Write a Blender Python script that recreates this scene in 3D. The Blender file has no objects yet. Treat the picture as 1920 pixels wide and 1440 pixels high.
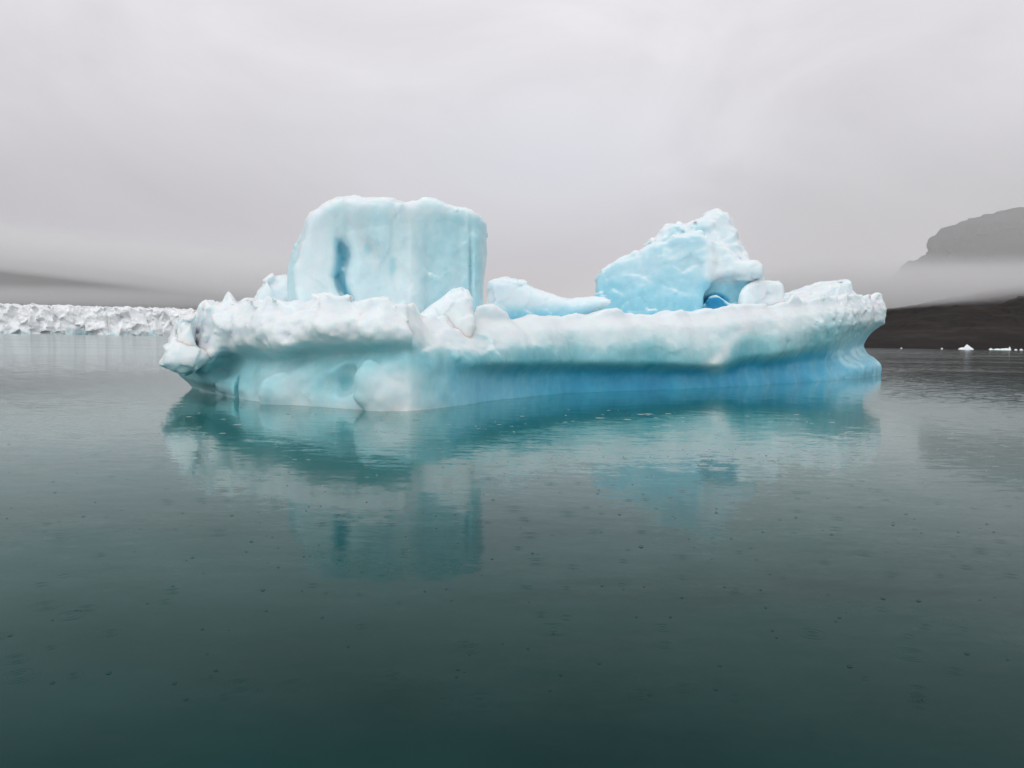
import bpy, math
import numpy as np
from mathutils import Matrix, Vector

scene = bpy.context.scene
COL = scene.collection
rng = np.random.default_rng(7)

# ------------------------------------------------------------------ camera
FPX = 1493.0                      # focal length in photo pixels (1920 wide)
CAM_H = 4.0
PITCH = math.atan(84 / FPX)
ROLL = math.radians(0.85)
FWD = np.array([0, math.cos(PITCH), -math.sin(PITCH)])
R0 = np.array([1.0, 0, 0])
U0 = np.array([0, math.sin(PITCH), math.cos(PITCH)])
RT = math.cos(ROLL) * R0 + math.sin(ROLL) * U0
UP = -math.sin(ROLL) * R0 + math.cos(ROLL) * U0
CAM = np.array([0, 0, CAM_H])


def ray(px, py):
    return FWD + (px - 960) / FPX * RT - (py - 720) / FPX * UP


def at_depth(px, py, y):
    d = ray(px, py)
    return CAM + d * (y / d[1])


def on_water(px, py):
    d = ray(px, py)
    return CAM + d * (-CAM_H / d[2])


cam_data = bpy.data.cameras.new('camera')
cam_data.sensor_width = 36
cam_data.lens = 36 * FPX / 1920
cam_data.clip_start = 0.1
cam_data.clip_end = 30000
cam = bpy.data.objects.new('camera', cam_data)
m = Matrix(((RT[0], UP[0], -FWD[0], 0), (RT[1], UP[1], -FWD[1], 0), (RT[2], UP[2], -FWD[2], CAM_H), (0, 0, 0, 1)))
cam.matrix_world = m
COL.objects.link(cam)
scene.camera = cam


# ------------------------------------------------------------------ object helpers
def tag(o, label=None, cat=None, group=None, kind=None):
    for k, v in (('label', label), ('category', cat), ('group', group), ('kind', kind)):
        if v:
            o[k] = v
    return o


def link_mesh(name, verts, faces, mat, parent=None, attrs=None, smooth=True):
    me = bpy.data.meshes.new(name)
    verts = np.asarray(verts, dtype=np.float32)
    faces = np.asarray(faces, dtype=np.int32)
    n, k = faces.shape
    me.vertices.add(len(verts))
    me.vertices.foreach_set('co', verts.ravel())
    me.loops.add(n * k)
    me.loops.foreach_set('vertex_index', faces.ravel())
    me.polygons.add(n)
    me.polygons.foreach_set('loop_start', np.arange(0, n * k, k, dtype=np.int32))
    me.polygons.foreach_set('loop_total', np.full(n, k, dtype=np.int32))
    me.update(calc_edges=True)
    me.polygons.foreach_set('use_smooth', np.full(n, smooth))
    if attrs:
        for an, av in attrs.items():
            a = me.attributes.new(an, 'FLOAT', 'POINT')
            a.data.foreach_set('value', np.asarray(av, dtype=np.float32))
    me.materials.append(mat)
    me.update()
    o = bpy.data.objects.new(name, me)
    COL.objects.link(o)
    if parent:
        o.parent = parent
    return o


# ------------------------------------------------------------------ noise in numpy
def _hash(ix, iy, iz, seed):
    h = (ix.astype(np.uint32) * np.uint32(374761393) + iy.astype(np.uint32) * np.uint32(668265263)
         + iz.astype(np.uint32) * np.uint32(2147483647) + np.uint32(seed * 974711 + 13))
    h = (h ^ (h >> np.uint32(13))) * np.uint32(1274126177)
    h = (h ^ (h >> np.uint32(16))) * np.uint32(2246822519)
    return h ^ (h >> np.uint32(15))


def perlin(p, seed=0):
    """gradient noise, p (N,3) -> about -0.8..0.8"""
    i = np.floor(p).astype(np.int64)
    f = (p - i).astype(np.float32)
    w = f * f * f * (f * (f * 6 - 15) + 10)
    out = 0
    for dx in (0, 1):
        wx = w[:, 0] if dx else 1 - w[:, 0]
        for dy in (0, 1):
            wy = w[:, 1] if dy else 1 - w[:, 1]
            for dz in (0, 1):
                wz = w[:, 2] if dz else 1 - w[:, 2]
                h = _hash(i[:, 0] + dx, i[:, 1] + dy, i[:, 2] + dz, seed)
                gx = (h & np.uint32(1023)).astype(np.float32) / 511.5 - 1
                gy = ((h >> np.uint32(10)) & np.uint32(1023)).astype(np.float32) / 511.5 - 1
                gz = ((h >> np.uint32(20)) & np.uint32(1023)).astype(np.float32) / 511.5 - 1
                out = out + wx * wy * wz * (gx * (f[:, 0] - dx) + gy * (f[:, 1] - dy) + gz * (f[:, 2] - dz))
    return out * 1.3


def fbm(p, octaves=4, seed=0, gain=0.5):
    a, s, t = 1.0, 1.0, 0.0
    for o in range(octaves):
        t = t + a * perlin(p * s, seed + o)
        a *= gain
        s *= 2.03
    return t


def worley(p, seed=0):
    """distance to the nearest and second nearest scattered point"""
    i = np.floor(p).astype(np.int64)
    f1 = np.full(len(p), 9.0, np.float32)
    f2 = np.full(len(p), 9.0, np.float32)
    for dx in (-1, 0, 1):
        for dy in (-1, 0, 1):
            for dz in (-1, 0, 1):
                c = i + np.array([dx, dy, dz])
                h = _hash(c[:, 0], c[:, 1], c[:, 2], seed)
                q = np.stack([(h & np.uint32(1023)), (h >> np.uint32(10)) & np.uint32(1023), (h >> np.uint32(20)) & np.uint32(1023)], 1).astype(np.float32) / 1023
                d = np.sqrt(((c + q - p) ** 2).sum(1)).astype(np.float32)
                f2 = np.minimum(f2, np.maximum(f1, d))
                f1 = np.minimum(f1, d)
    return f1, f2


def facets(p, seed=0, tilt=0.5):
    """broken faces: each scattered cell carries its own tilted plane"""
    i = np.floor(p).astype(np.int64)
    best = np.full(len(p), 9.0, np.float32)
    out = np.zeros(len(p), np.float32)
    for dx in (-1, 0, 1):
        for dy in (-1, 0, 1):
            for dz in (-1, 0, 1):
                c = i + np.array([dx, dy, dz])
                h = _hash(c[:, 0], c[:, 1], c[:, 2], seed)
                h2 = _hash(c[:, 0], c[:, 1], c[:, 2], seed + 101)
                q = np.stack([(h & np.uint32(1023)), (h >> np.uint32(10)) & np.uint32(1023), (h >> np.uint32(20)) & np.uint32(1023)], 1).astype(np.float32) / 1023
                g = np.stack([(h2 & np.uint32(1023)), (h2 >> np.uint32(10)) & np.uint32(1023), (h2 >> np.uint32(20)) & np.uint32(1023)], 1).astype(np.float32) / 511.5 - 1
                o = p - c - q
                d = (o ** 2).sum(1)
                m_ = d < best
                best = np.where(m_, d, best)
                out = np.where(m_, (o * g).sum(1) * tilt + g[:, 0] * 0.16, out)
    return out


def sstep(a, b, x):
    t = np.clip((x - a) / (b - a), 0, 1)
    return t * t * (3 - 2 * t)


def smin(a, b, k):
    h = np.clip(0.5 + 0.5 * (b - a) / k, 0, 1)
    return b + (a - b) * h - k * h * (1 - h)


def smax(a, b, k):
    return -smin(-a, -b, k)


def poly_sdf(X, Y, poly):
    """signed distance to a closed polygon, negative inside"""
    poly = np.asarray(poly, float)
    d = np.full(X.shape, 1e18)
    s = np.ones(X.shape)
    n = len(poly)
    for i in range(n):
        ax, ay = poly[i]
        bx, by = poly[i - 1]
        ex, ey = bx - ax, by - ay
        wx, wy = X - ax, Y - ay
        t = np.clip((wx * ex + wy * ey) / (ex * ex + ey * ey + 1e-12), 0, 1)
        d = np.minimum(d, (wx - ex * t) ** 2 + (wy - ey * t) ** 2)
        c1, c2, c3 = Y >= ay, Y < by, ex * wy > ey * wx
        flip = (c1 & c2 & c3) | (~c1 & ~c2 & ~c3)
        s = np.where(flip, -s, s)
    return s * np.sqrt(d)


def surface_nets(F, ax, ay, az):
    """mesh of the zero level of F on a rectilinear grid"""
    nx, ny, nz = F.shape
    neg = F < 0
    cnt = np.zeros((nx - 1, ny - 1, nz - 1), np.int8)
    for dx in (0, 1):
        for dy in (0, 1):
            for dz in (0, 1):
                cnt += neg[dx:nx - 1 + dx, dy:ny - 1 + dy, dz:nz - 1 + dz]
    act = np.argwhere((cnt > 0) & (cnt < 8))
    idx = np.full(cnt.shape, -1, np.int64)
    idx[act[:, 0], act[:, 1], act[:, 2]] = np.arange(len(act))
    acc = np.zeros((len(act), 3))
    num = np.zeros(len(act))
    corners = [(a, b, c) for a in (0, 1) for b in (0, 1) for c in (0, 1)]
    for c0 in corners:
        for axis in range(3):
            if c0[axis]:
                continue
            c1 = list(c0)
            c1[axis] = 1
            v0 = F[act[:, 0] + c0[0], act[:, 1] + c0[1], act[:, 2] + c0[2]]
            v1 = F[act[:, 0] + c1[0], act[:, 1] + c1[1], act[:, 2] + c1[2]]
            x = (v0 < 0) != (v1 < 0)
            t = np.where(x, v0 / np.where(x, v0 - v1, 1), 0)
            p = np.tile(np.array(c0, float), (len(act), 1))
            p[:, axis] += t
            acc[x] += p[x]
            num[x] += 1
    loc = act + acc / num[:, None]
    V = np.stack([np.interp(loc[:, 0], np.arange(nx), ax), np.interp(loc[:, 1], np.arange(ny), ay), np.interp(loc[:, 2], np.arange(nz), az)], 1)
    quads = []
    for axis in range(3):
        o1, o2 = [(1, 2), (2, 0), (0, 1)][axis]
        sl0 = [slice(1, -1)] * 3
        sl1 = [slice(1, -1)] * 3
        sl0[axis] = slice(0, -1)
        sl1[axis] = slice(1, None)
        a, b = neg[tuple(sl0)], neg[tuple(sl1)]
        e = np.argwhere(a != b)
        fl = a[e[:, 0], e[:, 1], e[:, 2]]
        e = e + 1
        e[:, axis] -= 1
        u = np.zeros(3, int)
        v = np.zeros(3, int)
        u[o1] = 1
        v[o2] = 1
        g = lambda q: idx[q[:, 0], q[:, 1], q[:, 2]]
        q = np.stack([g(e - u - v), g(e - v), g(e), g(e - u)], 1)
        q[~fl] = q[~fl][:, ::-1]
        quads.append(q)
    Q = np.concatenate(quads)
    return V, Q[(Q >= 0).all(1)]


def axis_steps(a, b, fine, growth=0.0, coarse=1e9):
    out, s = [a], fine
    while out[-1] < b:
        out.append(out[-1] + s)
        s = min(s * (1 + growth), coarse)
    return np.array(out)


# ------------------------------------------------------------------ materials
class NT:
    def __init__(self, mat):
        mat.use_nodes = True
        self.t = mat.node_tree
        self.t.nodes.clear()

    def n(self, typ, **kw):
        nd = self.t.nodes.new(typ)
        for k, v in kw.items():
            setattr(nd, k, v)
        return nd

    def l(self, a, b):
        self.t.links.new(a, b)

    def val(self, sock, v):
        if hasattr(v, 'links') or isinstance(v, bpy.types.NodeSocket):
            self.l(v, sock)
        else:
            sock.default_value = v

    def math(self, op, a, b=0.0, c=None, clamp=False):
        nd = self.n('ShaderNodeMath', operation=op, use_clamp=clamp)
        self.val(nd.inputs[0], a)
        self.val(nd.inputs[1], b)
        if c is not None:
            self.val(nd.inputs[2], c)
        return nd.outputs[0]

    def vmath(self, op, a, b=(0, 0, 0)):
        nd = self.n('ShaderNodeVectorMath', operation=op)
        self.val(nd.inputs[0], a)
        self.val(nd.inputs[1], b)
        return nd.outputs['Value'] if op in ('DOT_PRODUCT', 'LENGTH') else nd.outputs[0]

    def noise(self, vec, scale, detail=3, rough=0.5, dist=0.0):
        nd = self.n('ShaderNodeTexNoise')
        self.l(vec, nd.inputs['Vector'])
        nd.inputs['Scale'].default_value = scale
        nd.inputs['Detail'].default_value = detail
        nd.inputs['Roughness'].default_value = rough
        nd.inputs['Distortion'].default_value = dist
        return nd

    def scaled(self, vec, s):
        nd = self.n('ShaderNodeMapping')
        self.l(vec, nd.inputs['Vector'])
        nd.inputs['Scale'].default_value = s
        return nd.outputs[0]

    def ramp(self, fac, stops, interp='LINEAR'):
        nd = self.n('ShaderNodeValToRGB')
        cr = nd.color_ramp
        cr.interpolation = interp
        while len(cr.elements) < len(stops):
            cr.elements.new(0.5)
        for e, (p, c) in zip(cr.elements, stops):
            e.position = p
            e.color = (*c, 1) if len(c) == 3 else c
        self.l(fac, nd.inputs[0])
        return nd.outputs['Color']

    def mix(self, fac, a, b, blend='MIX'):
        nd = self.n('ShaderNodeMix', data_type='RGBA', blend_type=blend)
        self.val(nd.inputs[0], fac)
        for s, v in ((nd.inputs[6], a), (nd.inputs[7], b)):
            self.val(s, v if not isinstance(v, tuple) else (*v, 1))
        return nd.outputs[2]

    def maprange(self, v, a, b, c=0.0, d=1.0, smooth=True):
        nd = self.n('ShaderNodeMapRange', interpolation_type='SMOOTHSTEP' if smooth else 'LINEAR')
        self.val(nd.inputs[0], v)
        for i, x in enumerate((a, b, c, d)):
            nd.inputs[1 + i].default_value = x
        return nd.outputs[0]


def ice_material():
    mat = bpy.data.materials.new('glacial_ice')
    t = NT(mat)
    out = t.n('ShaderNodeOutputMaterial')
    bs = t.n('ShaderNodeBsdfPrincipled')
    t.l(bs.outputs[0], out.inputs['Surface'])
    geo = t.n('ShaderNodeNewGeometry')
    pos = geo.outputs['Position']
    clear = t.n('ShaderNodeAttribute', attribute_name='clear').outputs['Fac']
    teal = t.n('ShaderNodeAttribute', attribute_name='teal').outputs['Fac']
    big = t.noise(pos, 0.22, 4, 0.55).outputs['Fac']
    streak = t.noise(t.scaled(pos, (0.9, 0.9, 0.30)), 1.0, 4, 0.6).outputs['Fac']
    fine = t.noise(pos, 2.4, 5, 0.6).outputs['Fac']
    c = t.math('ADD', clear, t.math('MULTIPLY', t.math('SUBTRACT', big, 0.5), 0.28))
    c = t.math('ADD', c, t.math('MULTIPLY', t.math('SUBTRACT', streak, 0.5), 0.20))
    c = t.math('ADD', c, t.math('MULTIPLY', t.math('SUBTRACT', fine, 0.5), 0.12))
    # weathered, bubbly white ice on everything that faces upward
    nz = t.n('ShaderNodeSeparateXYZ')
    t.l(geo.outputs['Normal'], nz.inputs[0])
    up = t.math('MULTIPLY', t.maprange(nz.outputs['Z'], 0.25, 0.8), t.n('ShaderNodeAttribute', attribute_name='dry').outputs['Fac'])
    c = t.math('MULTIPLY', c, t.math('SUBTRACT', 1.0, t.math('MULTIPLY', up, 0.85)), clamp=True)
    blue = t.ramp(c, [(0.0, (0.825, 0.87, 0.90)), (0.22, (0.66, 0.80, 0.85)), (0.5, (0.34, 0.66, 0.78)), (0.8, (0.07, 0.42, 0.62)), (1.0, (0.02, 0.27, 0.50))])
    green = t.ramp(c, [(0.0, (0.825, 0.87, 0.89)), (0.22, (0.67, 0.80, 0.82)), (0.5, (0.33, 0.62, 0.66)), (0.8, (0.10, 0.42, 0.49)), (1.0, (0.03, 0.25, 0.33))])
    col = t.mix(teal, blue, green)
    t.l(col, bs.inputs['Base Color'])
    bs.inputs['Roughness'].default_value = 0.36
    bs.inputs['IOR'].default_value = 1.31
    bs.inputs['Subsurface Weight'].default_value = 0.92
    bs.inputs['Subsurface Radius'].default_value = (0.4, 0.8, 1.0)
    bs.inputs['Subsurface Scale'].default_value = 0.75
    h1 = t.noise(pos, 1.6, 6, 0.58).outputs['Fac']
    vor = t.n('ShaderNodeTexVoronoi', feature='SMOOTH_F1')
    t.l(pos, vor.inputs['Vector'])
    vor.inputs['Scale'].default_value = 1.9
    vor.inputs['Smoothness'].default_value = 0.6
    chip = t.n('ShaderNodeTexVoronoi', feature='F1')
    t.l(t.vmath('ADD', pos, t.vmath('MULTIPLY', t.noise(pos, 2.0, 3, 0.5).outputs['Color'], (0.5, 0.5, 0.5))), chip.inputs['Vector'])
    chip.inputs['Scale'].default_value = 3.2
    h1 = t.math('ADD', h1, t.math('MULTIPLY', chip.outputs['Distance'], 0.22))
    pit = t.noise(pos, 9.0, 4, 0.65).outputs['Fac']
    h = t.math('ADD', t.math('MULTIPLY', h1, 0.45), t.math('MULTIPLY', vor.outputs['Distance'], 0.12))
    h = t.math('ADD', h, t.math('MULTIPLY', pit, 0.10))
    b = t.n('ShaderNodeBump')
    b.inputs['Strength'].default_value = 0.32
    b.inputs['Distance'].default_value = 0.22
    t.l(h, b.inputs['Height'])
    t.l(b.outputs[0], bs.inputs['Normal'])
    return mat


ICE = ice_material()


def plain_mat(name, build):
    mat = bpy.data.materials.new(name)
    t = NT(mat)
    out = t.n('ShaderNodeOutputMaterial')
    bs = t.n('ShaderNodeBsdfPrincipled')
    t.l(bs.outputs[0], out.inputs['Surface'])
    build(t, bs, t.n('ShaderNodeNewGeometry').outputs['Position'])
    return mat


# ------------------------------------------------------------------ the iceberg
iceberg = bpy.data.objects.new('iceberg', None)
iceberg.location = (5, 66, 0)
COL.objects.link(iceberg)
tag(iceberg, 'large blue and white iceberg with blocky tower and pointed peak floating on water', 'iceberg')
OFF = np.array([5.0, 66.0, 0.0])

WATERLINE = [(392, 736), (417, 741), (450, 748), (500, 755), (567, 760.7), (633, 765.5), (717, 771), (770, 770.5), (800, 768), (867, 761.7),
             (933, 753.5), (1000, 745.5), (1080, 738), (1145, 735.5), (1274, 731), (1322, 728.4), (1451, 722), (1558, 714), (1610, 708), (1645, 702.6)]
wl = np.array([on_water(*p) for p in WATERLINE])
wl_px = np.array([p[0] for p in WATERLINE], float)
wl_D = wl[:, 1]
BACK = [(51, 112), (44, 118), (30, 112), (16, 103), (4, 92), (-4, 80), (-14, 73), (-22, 66), (-24, 60)]
footprint = np.concatenate([wl[:, :2], np.array(BACK, float)])

STATIONS = {
    380: [(737, 0), (724, -.6), (712, -1.1), (703, -1.2), (694, -1.5), (684, -1.9), (655, -1.8), (628, -1.6), (600, -1.3)],
    430: [(745, 0), (725, -.1), (710, 0), (698, .3), (682, .5), (666, .4), (654, -.3), (612, -.6), (580, .0)],
    470: [(751, 0), (730, -.1), (708, .3), (692, .5), (675, .8), (662, .5), (650, -.4), (608, -.6), (580, .1)],
    515: [(756, 0), (735, 0), (710, .1), (692, .4), (680, .9), (670, .6), (659, -.8), (618, -.8), (580, .1)],
    567: [(761, 0), (735, 0), (705, .1), (686, .5), (672, 1.1), (660, .9), (647, -.4), (608, -.6), (580, .3)],
    633: [(765, 0), (740, .2), (710, .4), (688, .6), (670, 1.1), (657, 1.0), (644, -.3), (605, -.6), (578, .3)],
    717: [(771, 0), (745, 0), (705, .1), (684, .2), (670, .6), (656, 1.2), (643, -.1), (605, -.4), (582, .4)],
    770: [(770, 0), (745, 0), (705, .1), (686, .3), (670, .5), (655, .9), (643, .3), (610, .4), (588, 1.4)],
    810: [(767, 0), (745, .0), (715, .1), (696, .2), (680, .3), (662, .6), (646, .8), (620, 1.7), (602, 2.8)],
    867: [(762, .5), (745, .7), (720, .9), (703, .8), (692, .5), (682, .1), (655, .5), (625, 1.5), (598, 2.8)],
    933: [(753, 1.1), (738, 1.4), (718, 1.7), (703, 1.6), (692, .9), (682, 0), (655, .2), (620, 1.0), (600, 2.0)],
    1080: [(736, 1.2), (725, 1.5), (710, 1.7), (697, 1.7), (689, .9), (681, -.1), (650, .1), (615, .7), (595, 1.6)],
    1200: [(733.5, 1.2), (723, 1.5), (708, 1.7), (697, 1.7), (689, .9), (681, -.1), (650, .1), (612, .7), (593, 1.6)],
    1322: [(728.5, 1.2), (718, 1.5), (707, 1.8), (698, 1.7), (692, .9), (685, -.3), (650, -.1), (612, .6), (588, 1.6)],
    1352: [(727, 1.2), (717, 1.5), (706, 1.8), (698, 1.7), (692, .9), (686, -.4), (650, -.2), (612, .5), (582, 1.6)],
    1388: [(725, 1.1), (713, 1.4), (698, 1.8), (685, 1.7), (677, .9), (668, .2), (638, .3), (603, .7), (577, 1.6)],
    1451: [(722, 1.1), (711, 1.4), (697, 1.8), (684, 1.7), (674, .8), (664, -.1), (630, .1), (598, .6), (575, 1.6)],
    1558: [(714, .7), (704, 1.0), (692, 1.6), (674, 2.1), (657, 1.5), (642, .3), (610, -.2), (585, .2), (564, 1)],
    1615: [(707, -.4), (698, -.6), (686, -.2), (668, 1.5), (648, 2.1), (632, 1.3), (608, -.2), (585, -.3), (560, .3)],
    1650: [(703, -.6), (692, -.8), (683, -.7), (660, .9), (640, 1.8), (622, 1.0), (605, -.6), (580, -.8), (556, -.2)],
}
TOP = [(296, 640), (318, 632), (326, 612), (332, 600), (342, 591), (353, 588), (364, 591), (368, 586), (374, 576), (386, 568.5), (399, 570), (415, 573), (421.7, 561.7),
       (428, 549), (434, 554), (441.5, 569), (448.7, 571), (457, 564.8), (465, 561.7), (478, 566), (492, 569), (505, 562.7), (517.5, 564.8),
       (536, 571), (555, 567), (572, 569), (582, 562.7), (599, 554), (620, 549.5), (634, 557), (642, 565), (655, 564.5), (667, 567), (697, 561),
       (727, 566), (750, 573), (767, 575), (777, 569), (782, 578), (788, 592), (800, 597), (888, 590), (893, 572), (907, 567.5), (925, 572), (940, 585),
       (956, 592.5), (990, 590), (1021, 596), (1037, 592.5), (1052, 591), (1065, 583.5), (1081, 581), (1099, 587), (1136, 582), (1183, 583),
       (1188, 588.7), (1204, 587), (1225, 587), (1261, 583), (1274, 577.5), (1290, 580), (1345, 580), (1371, 570), (1387, 568.6), (1422, 569), (1474, 564),
       (1482, 553), (1500, 560), (1526, 557), (1540, 555), (1600, 553), (1617, 554.5), (1656, 552.5), (1680, 553)]


def build_shelf():
    # rectilinear grid turned to run along the long right-hand face
    ang = math.atan2(wl[-1, 1] - wl[6, 1], wl[-1, 0] - wl[6, 0])
    ca, sa = math.cos(ang), math.sin(ang)
    org = wl[6, :2]

    def to_local(P):
        d = P - org
        return np.stack([d[..., 0] * ca + d[..., 1] * sa, -d[..., 0] * sa + d[..., 1] * ca], -1)
    fl = to_local(footprint)
    A = axis_steps(fl[:, 0].min() - 5, fl[:, 0].max() + 5, 0.135, 0.0026, 0.32)
    B = axis_steps(fl[:, 1].min() - 5, fl[:, 1].max() + 4, 0.135, 0.004, 0.6)
    Z = axis_steps(-0.9, 13.0, 0.13)
    AA, BB = np.meshgrid(A, B, indexing='ij')
    X = org[0] + AA * ca - BB * sa
    Y = org[1] + AA * sa + BB * ca
    E = -poly_sdf(X, Y, footprint)                       # depth inside the waterline
    S = 960 + FPX * (math.cos(ROLL) * X + math.sin(ROLL) * Y * math.sin(PITCH)) / (Y * math.cos(PITCH))
    # profile table
    sk = np.array(sorted(STATIONS), float)
    gk = np.array([[g for _, g in STATIONS[int(s)]] for s in sk])
    mid = (sk > 860) & (sk < 1580)
    gk[mid, :5] *= 0.62
    gk[sk >= 1600, :3] *= 0.55
    zk = np.zeros_like(gk)
    for i, s in enumerate(sk):
        D = np.interp(s, wl_px, wl_D)
        for j, (py, g) in enumerate(STATIONS[int(s)]):
            zk[i, j] = at_depth(s, py, D + g)[2] if j else 0.0
    sd = np.arange(300, 1700, 4.0)
    G = np.zeros((len(sd), len(Z)))
    LIP = np.zeros(len(sd))
    for i, s in enumerate(sd):
        sc = np.clip(s, sk[0], sk[-1])
        zz = np.maximum.accumulate(np.array([np.interp(sc, sk, zk[:, j]) for j in range(9)]) + np.arange(9) * 1e-3)
        gg = np.array([np.interp(sc, sk, gk[:, j]) for j in range(9)])
        G[i] = np.interp(Z, zz, gg)
        LIP[i] = 0.5 * (zz[4] + zz[5])
    for _ in range(4):
        G[:, 1:-1] = 0.25 * G[:, :-2] + 0.5 * G[:, 1:-1] + 0.25 * G[:, 2:]
    for _ in range(6):
        G[1:-1] = 0.25 * G[:-2] + 0.5 * G[1:-1] + 0.25 * G[2:]
    tp = np.array(TOP)
    zt = np.array([at_depth(px, py, np.interp(px, wl_px, wl_D) + 1.6)[2] for px, py in TOP])
    T = np.interp(S, tp[:, 0], zt)
    Tsm = np.interp(S, sd, np.convolve(np.pad(np.interp(sd, tp[:, 0], zt), 15, mode='edge'), np.ones(31) / 31, 'valid'))
    top = T + (np.minimum(Tsm, T) - 0.5 - T) * sstep(2.6, 6.0, E) - 0.8 * sstep(8, 20, E)
    si = np.clip((S - sd[0]) / 4.0, 0, len(sd) - 1.001)
    i0 = si.astype(int)
    w = (si - i0)[..., None]
    g3 = G[i0] * (1 - w) + G[i0 + 1] * w
    F = smax(g3 - E[..., None], Z[None, None, :] - top[..., None], 0.3)
    lip2 = np.interp(S, sd, LIP)

    # the arched alcove in the low left face, and the slot behind the left pillar
    def carve(F, px, py, dd, r, stretch):
        D = np.interp(px, wl_px, wl_D) + dd
        c = at_depth(px, py, D)
        dx = (X - c[0])[..., None]
        dy = (Y - c[1])[..., None]
        dz = (Z - c[2])[None, None, :]
        q = np.sqrt((dx / stretch[0]) ** 2 + (dy / stretch[1]) ** 2 + (dz / stretch[2]) ** 2) * r - r
        return smax(F, -q, 0.18)
    F = carve(F, 641, 712, 0.2, 1.0, (1.0, 1.1, 1.1))
    F = carve(F, 604, 716, -0.45, 1.0, (1.5, 0.9, 0.9))
    F = carve(F, 444, 735, 0.0, 1.0, (0.22, 0.8, 1.3))
    F = carve(F, 368, 625, -1.6, 1.0, (0.25, 1.0, 2.2))
    # a paler swelling left of the alcove, and another at the blunt corner
    for px, py, dd, st in ((535, 738, 0.25, (1.5, 0.75, 1.35)), (705, 728, 0.1, (1.2, 0.6, 1.5)), (425, 722, 0.2, (0.7, 0.8, 0.6))):
        c = at_depth(px, py, np.interp(px, wl_px, wl_D) + dd)
        q = np.sqrt(((X - c[0]) / st[0])[..., None] ** 2 + ((Y - c[1]) / st[1])[..., None] ** 2 + ((Z - c[2]) / st[2])[None, None, :] ** 2) - 1
        F = smin(F, q * min(st), 0.22)

    # noise only near the surface
    band = np.abs(F) < 1.6
    ii = np.argwhere(band)
    P = np.stack([X[ii[:, 0], ii[:, 1]], Y[ii[:, 0], ii[:, 1]], Z[ii[:, 2]]], 1)
    hi = sstep(-0.5, 1.5, P[:, 2] - lip2[ii[:, 0], ii[:, 1]])     # broken crust above the wave-cut notch, smooth below
    left = 1 - sstep(780, 960, S[ii[:, 0], ii[:, 1]])
    end = sstep(1480, 1580, S[ii[:, 0], ii[:, 1]])
    f1, f2 = worley(P * np.array([0.55, 0.55, 0.65]) + 0.35 * perlin(P * 0.6, 31)[:, None], 5)
    g1, g2 = worley(P * 1.25, 8)
    ridge1 = (np.abs(perlin(P * np.array([0.5, 0.5, 0.4]) + 7, 61)) - 0.22) * 0.9
    ridge2 = (np.abs(perlin(P * 1.15 + 3, 62)) - 0.22) * 0.34
    chunk = (f1 - 0.5) * 0.15 + ridge1 * 0.5
    chunk2 = (g1 - 0.5) * 0.05 + ridge2
    fac = facets(P * 0.55 + 0.25 * perlin(P * 0.9, 44)[:, None], 71, 0.62)
    fac2 = facets(P * 1.3, 73, 0.30)
    flute = perlin(P * np.array([0.9, 0.9, 0.14]), 3) * 0.34
    n = fbm(P * 0.42, 4, 11) * 0.30
    F[band] += (0.25 + .75 * hi) * (0.10 + .30 * left + .2 * end) * (fac + .5 * fac2) + hi * ((0.05 + 0.75 * left + .15 * end) * chunk + (0.08 + 0.72 * left + .6 * end) * chunk2 + n * (.45 + .55 * left)) + flute * (0.3 + 0.05 * (1 - left)) * (1 - .75 * end) + perlin(P * np.array([0.3, 0.3, 0.12]), 33) * 0.45 * (1 - left) + (1 - hi) * (0.4 * n + 0.22 * (f1 - .5) * left)
    V, Q = surface_nets(F, A, B, Z)
    W = np.stack([org[0] + V[:, 0] * ca - V[:, 1] * sa, org[1] + V[:, 0] * sa + V[:, 1] * ca, V[:, 2]], 1)
    # how clear (blue) the ice is: polished below the notch, bubbly white above
    sv = 960 + FPX * W[:, 0] / W[:, 1]
    lipv = np.interp(sv, sd, LIP)
    wob = fbm(W * 0.35, 3, 77)
    rel = W[:, 2] - lipv + 0.25 * wob
    leftv = 1 - sstep(760, 900, sv)
    tall = np.maximum(np.interp(sv, tp[:, 0], zt) - lipv, 1.0)
    under = 1 - sstep(-0.8, 0.2, rel)
    face = (1 - sstep(-0.1, 0.95, rel / tall + 0.10 * np.sin(sv * 0.035))) * 0.70
    spur = np.exp(-((sv - 1335 - 55 * np.clip(rel / tall, 0, 1) * 1.6) / 20.0) ** 2)
    face = face * (1 - 0.75 * spur)
    c_right = under * (0.66 + 0.22 * sstep(900, 1150, sv)) + (1 - under) * face
    lobe = np.exp(-(((sv - 545) / 50) ** 2)) * 0.2 + np.exp(-(((sv - 735) / 70) ** 2)) * 0.40
    c_left = np.where(rel < 0, 0.52 - lobe * sstep(3.0, 1.4, W[:, 2]) - 0.12 * sstep(1.2, 0, W[:, 2]), 0.50 * (1 - sstep(-.1, 1.3, rel)))
    frost = sstep(0.9, 1.6, W[:, 2]) * sstep(0.1, 0.5, perlin(W * np.array([0.45, 0.45, .9]), 91) + .25)
    c_end = under * (0.66 - 0.22 * frost) + (1 - under) * face * 0.8
    endv = sstep(1500, 1600, sv)
    clear = c_right * (1 - leftv) + c_left * leftv
    clear = clear * (1 - endv) + c_end * endv
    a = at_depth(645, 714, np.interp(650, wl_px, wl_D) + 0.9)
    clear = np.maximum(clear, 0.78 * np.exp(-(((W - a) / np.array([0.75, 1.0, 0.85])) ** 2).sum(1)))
    teal = np.clip(0.75 * leftv + 0.75 * (1 - under) * (1 - leftv) + 0.1, 0, 1)
    return link_mesh('ice_shelf', W - OFF, Q, ICE, iceberg, {'clear': clear, 'teal': teal, 'dry': sstep(0.0, 0.6, rel)})


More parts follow.
